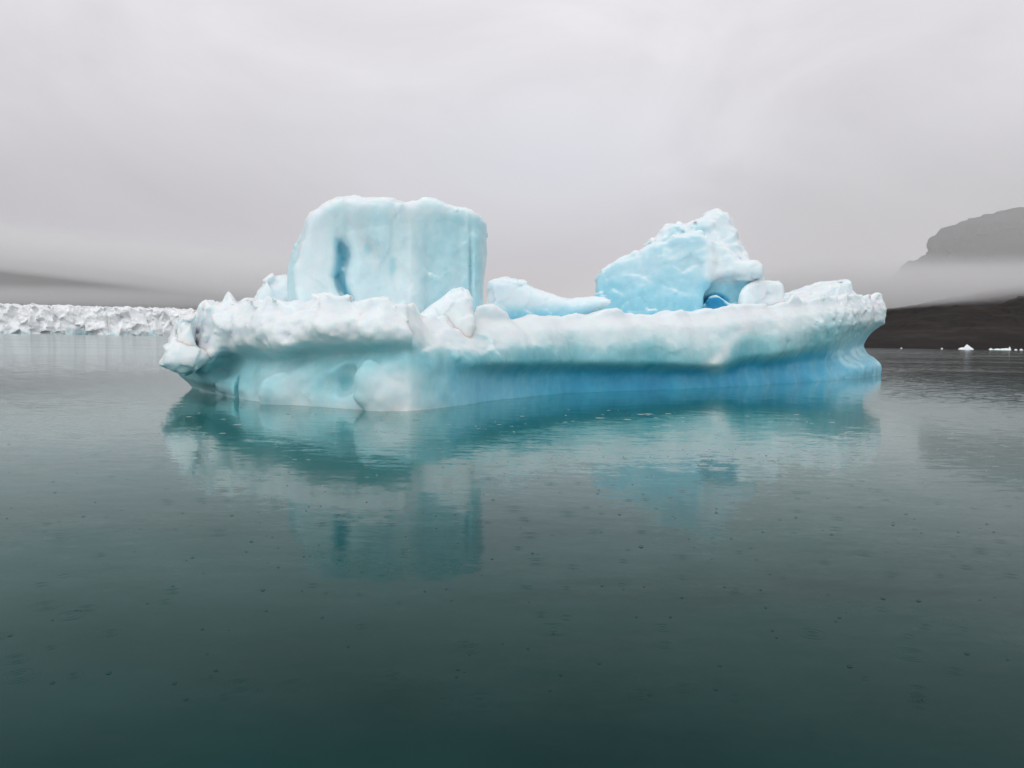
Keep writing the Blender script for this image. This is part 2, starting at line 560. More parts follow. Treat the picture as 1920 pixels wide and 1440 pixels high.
class Part:
    """a block of ice whose outline lies at its own distance and which has real depth"""

    def __init__(self, cpx, D, upx, zpx, depth, res, yaw=None):
        d = ray(cpx, 640)
        self.phi = math.atan2(d[0], d[1])
        if yaw:
            (qa, da), (qb, db) = yaw
            a, b = at_depth(qa, 600, da), at_depth(qb, 600, db)
            self.phi = -math.atan2(b[1] - a[1], b[0] - a[0])
            D = a[0] * math.sin(self.phi) + a[1] * math.cos(self.phi)
        self.u = np.array([math.cos(self.phi), -math.sin(self.phi), 0])
        self.w = np.array([math.sin(self.phi), math.cos(self.phi), 0])
        self.D = D
        u0, _ = self.uz(upx[0], 600)
        u1, _ = self.uz(upx[1], 600)
        _, z1 = self.uz(cpx, zpx[0])
        _, z0 = self.uz(cpx, zpx[1])
        self.A = axis_steps(u0 - 1.2, u1 + 1.2, res)
        self.Wd = axis_steps(D - 2.5, D + depth + 2, res, 0.01, 0.7)
        self.Z = axis_steps(z0 - 0.5, z1 + 1.2, res)
        self.U, self.ZZ = np.meshgrid(self.A, self.Z, indexing='ij')
        self.F = None

    def uz(self, px, py, dd=0.0):
        d = ray(px, py)
        k = (self.D + dd) / (d @ self.w)
        p = CAM + d * k
        return p @ self.u, p[2]

    def slab(self, poly, dd, thick, R, relief=None, k=0.5, lean=0.0):
        pts = [self.uz(px, py, dd) for px, py in poly]
        d2 = poly_sdf(self.U, self.ZZ, pts)[:, None, :]
        z0 = min(p[1] for p in pts)
        fr = self.D + dd + lean * (self.ZZ - z0)
        if relief is not None:
            fr = fr + relief(self.U, self.ZZ)
        q = np.maximum(fr[:, None, :] - self.Wd[None, :, None], self.Wd[None, :, None] - (self.D + dd + thick))
        a, b = d2 + R, q + R
        f = np.sqrt(np.maximum(a, 0) ** 2 + np.maximum(b, 0) ** 2) + np.minimum(np.maximum(a, b), 0) - R
        self.F = f if self.F is None else smin(self.F, f, k)

    def carve(self, px, py, dd, rad, k=0.2):
        u, z = self.uz(px, py, dd)
        q = (np.sqrt(((self.U - u) / rad[0]) ** 2 + ((self.ZZ - z) / rad[2]) ** 2)[:, None, :] ** 2 + ((self.Wd[None, :, None] - self.D - dd) / rad[1]) ** 2)
        self.F = smax(self.F, (1 - np.sqrt(q)) * min(rad), k)

    def finish(self, name, noise, colour, label=None):
        F = self.F
        ii = np.argwhere(np.abs(F) < 1.4)
        P = np.stack([self.A[ii[:, 0]], self.Wd[ii[:, 1]], self.Z[ii[:, 2]]], 1)
        F[ii[:, 0], ii[:, 1], ii[:, 2]] += noise(P)
        V, Q = surface_nets(F, self.A, self.Wd, self.Z)
        W = V[:, :1] * self.u + V[:, 1:2] * self.w + V[:, 2:] * np.array([0, 0, 1.0])
        clear, teal = colour(V)
        Q = Q[:, ::-1]            # this frame is left-handed
        o = link_mesh(name, W - OFF, Q, ICE, iceberg, {'clear': clear, 'teal': teal, 'dry': np.ones(len(V))})
        if label:
            o['label'] = label
        return o


def build_tower():
    p = Part(725, 54.5, (520, 930), (358, 606), 13, 0.13)
    poly = [(530, 612), (528, 567), (526, 530), (526.5, 506), (530, 483), (537, 463), (550, 446), (559, 426), (566, 409), (587, 390), (610, 375), (633, 365),
            (663, 362.5), (690, 366), (717, 366.5), (750, 371.5), (780, 370), (800, 362.5), (820, 365), (840, 375), (863, 379), (890, 380), (910, 392),
            (921, 407), (923, 427), (922, 453), (923, 467), (921, 490), (917, 520), (913, 540), (912, 567), (911, 612)]
    xs = [515, 527, 545, 556, 561, 575, 600, 621, 625, 634, 648, 658, 670, 700, 735, 758, 768, 778, 800, 850, 880, 885, 890, 903, 912, 930]
    ds = [2.6, 2.2, 1.5, 1.3, 0.5, 0.2, -0.25, -0.1, 0.7, 0.95, 0.9, 0.3, 0.2, 0.55, 0.25, 0.0, -0.25, 0.0, 0.45, 0.5, 0.55, 0.95, 0.6, 0.9, 1.4, 2.2]
    ux = np.array([p.uz(x, 500)[0] for x in xs])
    dsm = np.array(ds)
    zy = np.array([360, 440, 480, 520, 560, 600])
    zz = np.array([p.uz(725, y)[1] for y in zy])
    sh = np.array([-8, -6, 4, -4, 14, 22]) * 54.5 / FPX       # the cleft bends as it runs down

    def hollow(U, Z):
        h = 0.55 * np.exp(-((U - p.uz(718, 0)[0] + 0.55 * (Z - p.uz(0, 480)[1])) / 0.75) ** 2 - ((Z - p.uz(712, 480)[1]) / 1.7) ** 2)
        return h + 0.25 * sstep(p.uz(720, 0)[0], p.uz(690, 0)[0], U) * 0

    def relief(U, Z):
        o = np.argsort(zz)
        s = np.interp(Z, zz[o], sh[o])
        wgt = np.exp(-((U - ux[9]) / 2.2) ** 2)
        r = np.interp(U - s * wgt, ux, dsm)
        fade = sstep(zz[1] + 1.6, zz[1] - 2.0, Z)
        base = np.interp(U, ux[[0, 1, 2, 5, 14, 24, 25]], dsm[[0, 1, 2, 5, 14, 24, 25]])
        r = base + (r - base) * (0.25 + 0.75 * fade)
        hol = -0.0 + 0.5 * np.exp(-((U - p.uz(712, 0)[0]) / 1.3) ** 2 - ((Z - p.uz(712, 470)[1]) / 1.6) ** 2)
        return r + hol
    p.slab(poly, 0, 12, 0.75, relief, lean=0.05)
    panel = [(553, 610), (557, 565), (550, 530), (549, 505), (558, 480), (566, 455), (571, 424), (588, 396), (607, 380), (640, 369), (645, 420), (634, 450), (631, 478), (623, 520), (631, 545), (650, 572), (662, 612)]
    p.slab(panel, -0.35, 4, 0.5, lean=0.05, k=0.5)
    centre = [(676, 612), (664, 562), (650, 532), (651, 505), (657, 482), (653, 464), (641, 450), (628, 438), (622, 374), (700, 369), (757, 375), (764, 440), (766, 520), (766, 612)]
    p.slab(centre, -0.25, 4, 0.6, lambda U, Z: hollow(U, Z), lean=0.05, k=0.6)

    def noise(P):
        fl = perlin(P * np.array([0.75, 0.75, 0.1]), 21) * 0.22 + perlin(P * np.array([1.9, 1.9, 0.22]), 22) * 0.09
        f1, _ = worley(P * np.array([0.4, 0.4, 0.3]), 4)
        return fl * 0.6 + (f1 - .5) * 0.1 + fbm(P * 0.5, 3, 9) * 0.14 + facets(P * np.array([.4, .4, .3]), 155, .55) * .2 + facets(P * 1.1, 56, .25) * .1

    def colour(V):
        px = np.interp(V[:, 0], ux, xs)
        c = np.interp(px, [520, 545, 560, 580, 618, 628, 648, 660, 700, 750, 768, 790, 850, 900, 930],
                      [.24, .32, .16, .12, .20, .26, .26, .20, .27, .22, .17, .31, .38, .38, .26])
        o = np.argsort(zz)
        s = np.interp(V[:, 2], zz[o], sh[o])
        cr = np.exp(-((V[:, 0] - s - ux[9] - .1) / 0.5) ** 2) * sstep(zz[1] + 0.6, zz[1] - 1.2, V[:, 2]) * sstep(60, 57.5, V[:, 1])
        c = np.maximum(c, 0.66 * cr)
        for bx, by, rx, rz, a in ((690, 465, .5, .8, .42), (735, 500, .5, 1.1, .4), (838, 505, .35, 1.0, .45), (886, 500, .2, 2.4, .5)):
            bu, bz = p.uz(bx, by)
            c = np.maximum(c, a * np.exp(-((V[:, 0] - bu) / rx) ** 2 - ((V[:, 2] - bz) / rz) ** 2))
        topz = p.uz(725, 372)[1]
        c = c * (1 - 0.6 * sstep(topz - 1.2, topz, V[:, 2]))
        return c, np.full(len(V), 0.55) - 0.4 * cr
    return p.finish('ice_tower', noise, colour, 'tall flat-topped block of pale blue ice with a bright blue crack')


def build_peak():
    p = Part(1270, 82.0, (1105, 1440), (384, 600), 16, 0.18)
    back = [(1130, 604), (1125, 540), (1140, 500), (1180, 476), (1203, 459), (1225, 440), (1248, 414), (1264, 408), (1287, 413), (1306, 405), (1328, 392), (1348, 387),
            (1367, 391), (1372, 400), (1376, 412), (1388, 424), (1391, 447), (1399, 463), (1416, 480), (1425, 500), (1420, 604)]
    front = [(1122, 604), (1112, 555), (1115, 525), (1122, 501), (1135, 492), (1164, 479), (1203, 461), (1235, 446), (1262, 436), (1300, 428), (1316, 428), (1330, 440), (1340, 455),
             (1346, 480), (1338, 510), (1330, 535), (1318, 560), (1312, 604)]
    ledge = [(1312, 470), (1335, 450), (1352, 452), (1372, 468), (1390, 482), (1416, 488), (1429, 497), (1433, 512), (1428, 522), (1400, 526), (1380, 520), (1350, 520), (1330, 528)]
    cave = [(1316, 604), (1316, 520), (1350, 512), (1400, 516), (1430, 515), (1435, 530), (1432, 604)]
    blueblock = [(1316, 600), (1318, 572), (1330, 558), (1343, 553), (1358, 560), (1372, 571), (1378, 600)]  # small block of deep blue ice at the foot of the cave
    p.slab(cave, 2.7, 10, 0.8)
    p.slab(back, 3.4, 11, 1.4, lean=0.12, k=.6)
    p.slab(ledge, 1.5, 6, 0.9, k=0.7, relief=lambda U, Z: 0.25 * (Z - p.uz(1370, 500)[1]))
    p.slab(front, 0, 8, 0.8, lean=0.22, k=0.45, relief=lambda U, Z: -0.07 * (U - p.uz(1230, 0)[0]))
    p.slab(blueblock, 1.5, 3, 0.35, k=0.15)

    def noise(P):
        f1, _ = worley(P * 0.42, 14)
        g1, _ = worley(P * 1.1, 15)
        rough = sstep(83.5, 85.0, P[:, 1])
        return facets(P * .42, 211, .6) * (.3 + .22 * rough) + facets(P * 1.0, 58, .3) * (.12 + .2 * rough) + (f1 - .5) * (0.1 + .15 * rough) + (np.abs(perlin(P * 0.6, 66)) - .22) * .5 * rough + (g1 - .5) * .1 + fbm(P * .5, 3, 19) * 0.22

    ua, za = p.uz(1345, 565)

    def colour(V):
        fr = sstep(86.2, 84.8, V[:, 1] - 0.22 * (V[:, 2] - 8))
        uu = sstep(p.uz(1345, 0)[0] + .3, p.uz(1330, 0)[0] - .3, V[:, 0])
        c = 0.11 + 0.24 * fr * uu
        c += 0.16 * fr * uu * sstep(p.uz(1230, 470)[1], p.uz(1230, 590)[1], V[:, 2])
        inc = sstep(p.uz(1322, 0)[0] - .4, p.uz(1330, 0)[0] + .2, V[:, 0]) * sstep(p.uz(0, 518)[1], p.uz(0, 532)[1], V[:, 2])
        c = c * (1 - inc) + 0.5 * inc
        c = np.maximum(c, 1.0 * sstep(1.5, 0.7, np.hypot((V[:, 0] - ua) / 1.35, (V[:, 2] - za) / 1.0)) * inc)
        return c, np.full(len(V), 0.12)
    return p.finish('ice_peak', noise, colour, 'pointed ice peak with a smooth sky blue face and rough white top')


def build_small(name, poly, D, thick, R, res, clear, teal, label=None, amp=1.0, lean=0.15, grad=None, seed=0, yaw=None):
    xs = [q[0] for q in poly]
    ys = [q[1] for q in poly]
    p = Part(sum(xs) / len(xs), D, (min(xs), max(xs)), (min(ys), max(ys)), thick, res, yaw)
    p.slab(poly, 0, thick, R, lean=lean)

    def noise(P):
        f1, _ = worley(P * 0.6, 41 + seed)
        return amp * ((f1 - .5) * 0.12 + fbm(P * .7, 3, 29 + seed) * 0.16 + facets(P * 0.6, 83 + seed, .7) * .5 + facets(P * 1.4, 93 + seed, .3) * .2)

    def colour(V):
        c = np.full(len(V), clear)
        if grad:
            c = c + grad[2] * sstep(p.uz(xs[0], grad[0])[1], p.uz(xs[0], grad[1])[1], V[:, 2])
        return c, np.full(len(V), teal)
    return p.finish(name, noise, colour, label)


build_shelf()
build_tower()
build_peak()
build_small('ice_spur', [(468, 600), (474, 562), (484, 544), (495, 527), (510, 518), (524, 513), (545, 516), (560, 540), (565, 600)], 62, 6, 1.0, 0.13, 0.12, 0.4, seed=1)
build_small('ice_boulder', [(786, 640), (786, 588), (803, 575), (820, 563), (835, 551), (847, 541.5), (863, 534.5), (880, 541), (887, 555), (890, 580), (893, 612), (880, 640)], 49.8, 3.2, 0.6, 0.09, 0.03, 0.5,
            'white pointed boulder of ice leaning on the shelf', amp=0.55, lean=0.35, seed=2)
build_small('ice_ridge', [(905, 610), (910, 560), (913, 526), (925, 519), (945, 516), (965, 519), (983, 525), (1000, 536), (1020, 545), (1045, 551), (1070, 557), (1090, 557), (1135, 554), (1146, 560),
                          (1147, 567), (1140, 573), (1100, 590), (1060, 610)], 72, 5, 1.0, 0.14, 0.13, 0.1,
            'low rounded ridge of pale blue ice shaped like a tail', amp=0.5, grad=(560, 592, 0.42), seed=3)
build_small('ice_block', [(1396, 572), (1397, 551), (1403, 537), (1412, 528), (1426, 523), (1451, 523), (1474, 526), (1480, 534), (1479, 548), (1474, 570), (1440, 576)], 82.5, 1.4, 0.75, 0.12, 0.04, 0.2,
            'loose white rounded block of ice lying on the shelf', amp=0.55, seed=4, yaw=((1392, 79.6), (1482, 82.0)))
build_small('ice_pillar', [(328, 660), (331, 625), (333, 603), (342, 592.5), (354, 588), (363, 591), (365.5, 605), (366, 640), (368, 664), (350, 672)], 53.2, 4, 0.5, 0.1, 0.03, 0.4, amp=0.8, lean=0.25, seed=6)
build_small('ice_lump', [(302, 685), (309, 662), (306, 652), (318, 645), (326, 634), (345, 640), (366, 648), (392, 658), (400, 674), (390, 684), (372, 694), (347, 704), (336, 702), (318, 694)], 52.6, 5, 0.9, 0.1, 0.08, 0.6,
            'white rounded lump of ice overhanging the left end', amp=0.7, lean=0.2, grad=(668, 702, 0.3), seed=7)
build_small('ice_fin', [(1512, 575), (1522, 559), (1538, 549), (1564, 538), (1584, 531), (1604, 525), (1608, 538), (1613, 552), (1618, 578)], 97, 4.5, 0.5, 0.15, 0.06, 0.3, amp=0.7, seed=5, yaw=((1512, 92), (1618, 110)))

# ------------------------------------------------------------------ water
def water_build(t, bs, pos):
    # small ripples tilt the surface; wind-ruffled lanes alternate with glassy ones
    lane = t.noise(t.scaled(pos, (0.012, 0.045, 1)), 1.0, 3, 0.55, 0.6).outputs['Fac']
    ruff = t.maprange(lane, 0.44, 0.66, 0.35, 1.0)
    sep = t.n('ShaderNodeSeparateXYZ')
    t.l(pos, sep.inputs[0])
    dist = t.maprange(sep.outputs['Y'], 40, 420, 0.0, 1.0, False)
    n1 = t.noise(t.scaled(pos, (0.9, 2.4, 1)), 1.0, 3, 0.5).outputs['Color']
    n2 = t.noise(t.scaled(pos, (5.0, 9.0, 1)), 1.0, 2, 0.5).outputs['Color']
    a1 = t.vmath('SUBTRACT', n1, (0.5, 0.5, 0.5))
    a2 = t.vmath('SUBTRACT', n2, (0.5, 0.5, 0.5))
    amp = t.math('MULTIPLY', ruff, t.math('ADD', 0.085, t.math('MULTIPLY', dist, 0.45)))

    def sc(v, s):
        nd = t.n('ShaderNodeVectorMath', operation='SCALE')
        t.l(v, nd.inputs[0])
        t.val(nd.inputs['Scale'], s)
        return nd.outputs[0]
    tilt = t.vmath('ADD', sc(a1, amp), sc(a2, t.math('MULTIPLY', amp, 0.8)))
    tilt = t.vmath('MULTIPLY', tilt, (0.7, 1.0, 0.0))
    nrm = t.vmath('NORMALIZE', t.vmath('ADD', tilt, (0, 0, 1)))
    fres = t.n('ShaderNodeFresnel')
    fres.inputs['IOR'].default_value = 1.333
    t.l(nrm, fres.inputs['Normal'])
    refl = t.ramp(fres.outputs[0], [(0.0, (0, 0, 0)), (0.07, (.016,) * 3), (0.15, (.065,) * 3), (0.25, (.16,) * 3), (0.38, (.36,) * 3), (0.5, (.58,) * 3), (0.7, (.80,) * 3), (1.0, (1, 1, 1))])
    gl = t.n('ShaderNodeBsdfGlossy')
    gl.inputs['Roughness'].default_value = 0.07
    gl.inputs['Color'].default_value = (0.95, 1.0, 1.0, 1)
    t.l(nrm, gl.inputs['Normal'])
    mx = t.n('ShaderNodeMixShader')
    t.l(refl, mx.inputs[0])
    t.l(bs.outputs[0], mx.inputs[1])
    t.l(gl.outputs[0], mx.inputs[2])
    outn = [n_ for n_ in t.t.nodes if n_.type == 'OUTPUT_MATERIAL'][0]
    t.l(mx.outputs[0], outn.inputs['Surface'])
    murk = t.noise(pos, 0.02, 3, 0.5).outputs['Fac']
    clean = t.ramp(murk, [(0.3, (0.006, 0.024, 0.023)), (0.7, (0.009, 0.033, 0.031))])
    # turquoise glow and reflection of the berg, painted into the water colour
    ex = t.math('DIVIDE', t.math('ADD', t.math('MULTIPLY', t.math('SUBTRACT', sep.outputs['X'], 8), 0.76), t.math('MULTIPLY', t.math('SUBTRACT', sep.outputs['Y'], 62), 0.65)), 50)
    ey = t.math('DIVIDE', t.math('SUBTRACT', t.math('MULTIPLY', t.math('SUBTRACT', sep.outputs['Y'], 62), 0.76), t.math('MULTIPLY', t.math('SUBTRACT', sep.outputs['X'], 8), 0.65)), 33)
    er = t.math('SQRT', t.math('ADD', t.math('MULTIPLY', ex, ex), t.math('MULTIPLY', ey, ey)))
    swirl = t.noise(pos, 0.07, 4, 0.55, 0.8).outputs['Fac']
    berg_glow = t.maprange(t.math('ADD', er, t.math('MULTIPLY', t.math('SUBTRACT', swirl, 0.5), 0.8)), 1.58, 0.45)
    t.l(t.mix(berg_glow, clean, (0.013, 0.135, 0.125)), bs.inputs['Base Color'])
    bs.inputs['Roughness'].default_value = 1.0
    bs.inputs['Specular IOR Level'].default_value = 0.0


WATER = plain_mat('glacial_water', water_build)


def grid_plane(x0, x1, y0, y1):
    return [(x0, y0, 0), (x1, y0, 0), (x1, y1, 0), (x0, y1, 0)], [(0, 1, 2, 3)]


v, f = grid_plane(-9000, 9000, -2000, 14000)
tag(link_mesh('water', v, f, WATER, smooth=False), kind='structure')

# rain falling on the water: little crowns and spreading rings
rv, rf = [], []


def lathe(cx, cy, prof, seg=14):
    b = len(rv)
    for r, z in prof:
        for k in range(seg):
            a = 2 * math.pi * k / seg
            rv.append((cx + r * math.cos(a), cy + r * math.sin(a), z))
    for i in range(len(prof) - 1):
        for k in range(seg):
            k2 = (k + 1) % seg
            rf.append((b + i * seg + k, b + i * seg + k2, b + (i + 1) * seg + k2, b + (i + 1) * seg + k))


for _ in range(800):
    y = 8.5 + 38 * rng.random() ** 1.15
    x = (rng.random() * 2 - 1) * (y * 0.68)
    s = rng.uniform(0.45, 1.0) * (1 + 0.8 * rng.random() ** 3)
    kind = rng.random()
    if kind < 0.55:
        lathe(x, y, [(0.030 * s, -0.004), (0.025 * s, 0.009 * s), (0.013 * s, 0.018 * s), (0.001, 0.021 * s)])
    else:
        for rr in ([0.07] if kind < 0.62 else [0.06, 0.12] if kind < 0.85 else [0.07, 0.13, 0.20]):
            r = rr * s * rng.uniform(0.85, 1.2)
            lathe(x, y, [(r + 0.018, -0.0015), (r + 0.006, 0.0050), (r - 0.004, 0.0050), (r - 0.016, -0.0015)], 24)
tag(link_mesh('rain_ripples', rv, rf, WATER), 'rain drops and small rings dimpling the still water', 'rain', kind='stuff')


# ------------------------------------------------------------------ glacier front
def glacier_build(t, bs, pos):
    n = t.noise(pos, 0.03, 6, 0.62).outputs['Fac']
    st = t.noise(t.scaled(pos, (0.08, 0.08, 0.015)), 1.0, 5, 0.65).outputs['Fac']
    sep = t.n('ShaderNodeSeparateXYZ')
    t.l(pos, sep.inputs[0])
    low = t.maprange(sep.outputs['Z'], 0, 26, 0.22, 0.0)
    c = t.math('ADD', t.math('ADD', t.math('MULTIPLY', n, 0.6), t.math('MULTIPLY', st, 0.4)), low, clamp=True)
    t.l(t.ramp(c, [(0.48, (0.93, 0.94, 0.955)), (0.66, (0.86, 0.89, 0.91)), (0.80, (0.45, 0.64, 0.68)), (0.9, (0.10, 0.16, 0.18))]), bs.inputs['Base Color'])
    bs.inputs['Roughness'].default_value = 0.6


GLAC = plain_mat('glacier_ice', glacier_build)


def build_glacier():
    Dg = 1750
    xs = np.linspace(at_depth(-380, 600, Dg)[0], at_depth(860, 600, Dg)[0], 900)
    prof = np.concatenate([np.linspace(-0.05, 1, 46), np.linspace(1.02, 3.0, 30)])
    tops = np.interp(xs, [at_depth(px, 600, Dg)[0] for px in (-380, 0, 60, 160, 210, 270, 340, 500, 860)],
                     [at_depth(px, py, Dg)[2] for px, py in ((-380, 568), (0, 574.5), (60, 574.5), (160, 579.5), (210, 577.5), (270, 580.5), (340, 584), (500, 590), (860, 600))])
    tops = tops + fbm(np.stack([xs * 0.02, xs * 0, xs * 0], 1), 5, 4, .65) * 7
    XX, PP = np.meshgrid(xs, prof, indexing='ij')
    TT = np.broadcast_to(tops[:, None], XX.shape)
    H = np.where(PP <= 1, TT * PP, TT + (PP - 1) * 4)
    Y = np.where(PP <= 1, Dg + 10 * PP + 120 * (xs[:, None] - xs[0]) / (xs[-1] - xs[0]) * 0, Dg + 10 + (PP - 1) * 170)
    P = np.stack([XX.ravel(), Y.ravel(), H.ravel()], 1)
    f1, f2 = worley(P * np.array([0.045, 0.03, 0.03]), 2)
    g1, _ = worley(P * np.array([0.11, 0.1, 0.07]), 3)
    n = fbm(P * 0.05, 4, 6)
    d = facets(P * np.array([0.05, 0.04, 0.028]), 12, .8) * 20 + facets(P * np.array([.13, .1, .07]), 13, .4) * 7 + n * 6 + (f1 - .5) * 6
    wtop = np.clip(H.ravel() / 45, 0, 1)
    P[:, 1] += d * 0.9
    P[:, 2] += np.where(PP.ravel() >= 0.5, -d * 0.35 * wtop, 0) 
    nx, ny = XX.shape
    i = np.arange(nx * ny).reshape(nx, ny)
    Q = np.stack([i[:-1, :-1], i[1:, :-1], i[1:, 1:], i[:-1, 1:]], -1).reshape(-1, 4)
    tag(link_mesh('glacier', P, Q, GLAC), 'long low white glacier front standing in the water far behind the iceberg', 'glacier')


build_glacier()


# ------------------------------------------------------------------ land
def rock_build(t, bs, pos):
    n = t.noise(pos, 0.012, 7, 0.62).outputs['Fac']
    st = t.noise(t.scaled(pos, (0.02, 0.02, 0.09)), 1.0, 5, 0.6).outputs['Fac']
    c = t.math('ADD', t.math('MULTIPLY', n, 0.6), t.math('MULTIPLY', st, 0.4))
    t.l(t.ramp(c, [(0.35, (0.013, 0.010, 0.010)), (0.52, (0.022, 0.017, 0.016)), (0.68, (0.040, 0.034, 0.030))]), bs.inputs['Base Color'])
    bs.inputs['Roughness'].default_value = 0.95
    bs.inputs['Specular IOR Level'].default_value = 0.15


ROCK = plain_mat('dark_rock', rock_build)


def ridge(name, outline, D, depth, amp, nseg=260, rows=70, shape=0.8, seed=0, freq=0.006):
    """a hillside rising from the water at distance D to its crest at D + depth"""
    ox = np.linspace(outline[0][0], outline[-1][0], nseg)
    oy = np.interp(ox, [q[0] for q in outline], [q[1] for q in outline])
    V = []
    for k, (px, py) in enumerate(zip(ox, oy)):
        crest = at_depth(px, py, D + depth)
        foot = at_depth(px, 640, D)
        for j in range(rows):
            tt = j / (rows - 1)
            V.append((foot[0] + (crest[0] - foot[0]) * tt, D + depth * tt, -3 + (crest[2] + 3) * tt ** shape))
        for j in range(1, 12):
            tt = j / 11
            V.append((crest[0] * (1 + .3 * tt), D + depth + depth * 0.8 * tt, crest[2] * (1 - .75 * tt)))
    V = np.array(V)
    tot = rows + 11
    t01 = np.tile(np.concatenate([np.linspace(0, 1, rows), np.ones(11)]), nseg)
    d = fbm(V * freq, 6, 50 + seed, 0.55)
    r = 1 - np.abs(perlin(V * freq * np.array([1.6, .5, .3]), 80 + seed)) * 2
    V[:, 1] += (d * 1.4 + r * .5) * amp * np.minimum(t01 * 4, 1)
    rough_ = fbm(V * freq * 6, 4, 90 + seed)
    V[:, 1] += rough_ * amp * 0.3 * np.minimum(t01 * 4, 1)
    V[:, 2] += rough_ * amp * 0.16 * np.minimum(t01 * 4, 1)
    V[:, 2] += (d + .25 * r) * amp * 0.45 * np.minimum(t01 * 3, 1) * np.clip(1.25 - t01, .3, 1)
    i = np.arange(nseg * tot).reshape(nseg, tot)
    Q = np.stack([i[:-1, :-1], i[1:, :-1], i[1:, 1:], i[:-1, 1:]], -1).reshape(-1, 4)
    tag(link_mesh(name, V, Q, ROCK), kind='structure')


ridge('shore_slope', [(1330, 640), (1500, 615), (1600, 595), (1660, 583), (1780, 560), (1920, 535), (2200, 480), (2600, 420)], 930, 900, 24, seed=1, freq=0.008)
ridge('mountain', [(1560, 610), (1640, 545), (1700, 493), (1720, 481), (1745, 466), (1748, 456), (1768, 440), (1773, 428), (1785, 422), (1803, 414), (1850, 402), (1920, 385), (2100, 340), (2500, 300)],
      2500, 900, 60, seed=2, freq=0.005, nseg=420)
ridge('hills', [(-700, 450), (-300, 470), (0, 484), (150, 498), (300, 522), (420, 548), (600, 575), (800, 600)], 3300, 900, 50, seed=3, freq=0.003)


# ------------------------------------------------------------------ low cloud lying against the land
def cloud_box(name, x0, x1, y0, y1, z1, stops, fade, label, scale=0.004, wob=0.12, upper=None):
    mat = bpy.data.materials.new(name)
    t = NT(mat)
    out = t.n('ShaderNodeOutputMaterial')
    vol = t.n('ShaderNodeVolumePrincipled')
    t.l(vol.outputs[0], out.inputs['Volume'])
    vol.inputs['Color'].default_value = (0.99, 0.978, 0.978, 1)
    pos = t.n('ShaderNodeNewGeometry').outputs['Position']
    sep = t.n('ShaderNodeSeparateXYZ')
    t.l(pos, sep.inputs[0])
    nz = t.noise(t.scaled(pos, (0.6, 0.6, 1.6)), scale, 3, 0.5).outputs['Fac']
    z = t.math('ADD', sep.outputs['Z'], t.math('MULTIPLY', t.math('SUBTRACT', nz, 0.5), z1 * wob))
    zr = t.math('DIVIDE', z, z1)
    mx = max(v for _, v in stops)
    prof = t.ramp(zr, [(p_, (v_ / mx,) * 3) for p_, v_ in stops], 'EASE')
    dens = t.math('MULTIPLY', prof, mx)
    if upper:
        k, x_, st = upper
        zu = t.math('DIVIDE', t.math('ADD', z, t.math('MULTIPLY', t.math('ADD', sep.outputs['X'], x_), k)), z1)
        m2 = max(v for _, v in st)
        dens = t.math('ADD', dens, t.math('MULTIPLY', t.ramp(zu, [(p_, (v_ / m2,) * 3) for p_, v_ in st], 'EASE'), m2))
    for a, b in fade:
        dens = t.math('MULTIPLY', dens, t.maprange(sep.outputs['X'], a, b))
    t.l(dens, vol.inputs['Density'])
    vs = [(x, y, z) for x in (x0, x1) for y in (y0, y1) for z in (0.5, z1)]
    fs = [(0, 1, 3, 2), (4, 6, 7, 5), (0, 4, 5, 1), (2, 3, 7, 6), (0, 2, 6, 4), (1, 5, 7, 3)]
    o = link_mesh(name, vs, fs, mat, smooth=False)
    tag(o, label, 'cloud', kind='stuff')
    return o


cloud_box('fog_bank', 420, 2600, 1400, 2450, 500,
          [(0.0, 0.0), (0.15, 0.0), (0.19, 0.0042), (0.25, 0.0068), (0.315, 0.0048), (0.35, 0.00055), (0.7, 0.0008), (1.0, 0.0007)],
          [(440, 640)], 'pale fog bank lying across the dark mountainside on the right', wob=0.07)
cloud_box('fog_layer', -3600, 0, 2500, 3250, 420,
          [(0.0, 0.0003), (0.22, 0.0004), (0.26, 0.0034), (0.345, 0.0034), (0.385, 0.0010), (1.0, 0.0)],
          [(-200, -900)], 'flat grey fog layers lying over the land behind the glacier', wob=0.03,
          upper=(0.105, 1840, [(0.50, 0.0), (0.60, 0.0035), (0.72, 0.003), (0.99, 0.0)]))


# ------------------------------------------------------------------ small ice far off by the right shore
def floe(px, py, wpx, hpx, peaks, label, seed):
    c = on_water(px, py)
    if c[1] > 900 or c[1] < 0:
        c = at_depth(px, py, 900)
        c[2] = 0
    mpp = c[1] / FPX
    w, h = wpx * mpp, hpx * mpp
    n = 26
    a = np.linspace(0, 1, n)
    V = []
    XX, YY = np.meshgrid(np.linspace(-1, 1, n), np.linspace(-1, 1, 14), indexing='ij')
    H = np.zeros_like(XX)
    for (cx, s, k) in peaks:
        H = np.maximum(H, k * np.clip(1 - np.sqrt(((XX - cx) / s) ** 2 + (YY / 0.8) ** 2), 0, 1) ** 0.7)
    P = np.stack([XX.ravel() * w / 2, YY.ravel() * w * 0.3, H.ravel() * h], 1)
    j = fbm(P * 0.5, 3, seed)
    P[:, 2] = np.where(H.ravel() > 0, P[:, 2] + j * h * 0.16 + 0.15, -0.5)
    P[:, 0] += j * w * 0.03
    i = np.arange(XX.size).reshape(XX.shape)
    Q = np.stack([i[:-1, :-1], i[1:, :-1], i[1:, 1:], i[:-1, 1:]], -1).reshape(-1, 4)
    o = link_mesh('ice_floe', P, Q, FLOE, smooth=False)
    o.location = c
    tag(o, label, 'ice floe', 'ice floes along the far shore')


def floe_build(t, bs, pos):
    n = t.noise(pos, 0.25, 4, 0.6).outputs['Fac']
    t.l(t.ramp(n, [(0.35, (0.9, 0.91, 0.92)), (0.65, (0.78, 0.84, 0.87))]), bs.inputs['Base Color'])
    bs.inputs['Roughness'].default_value = 0.55


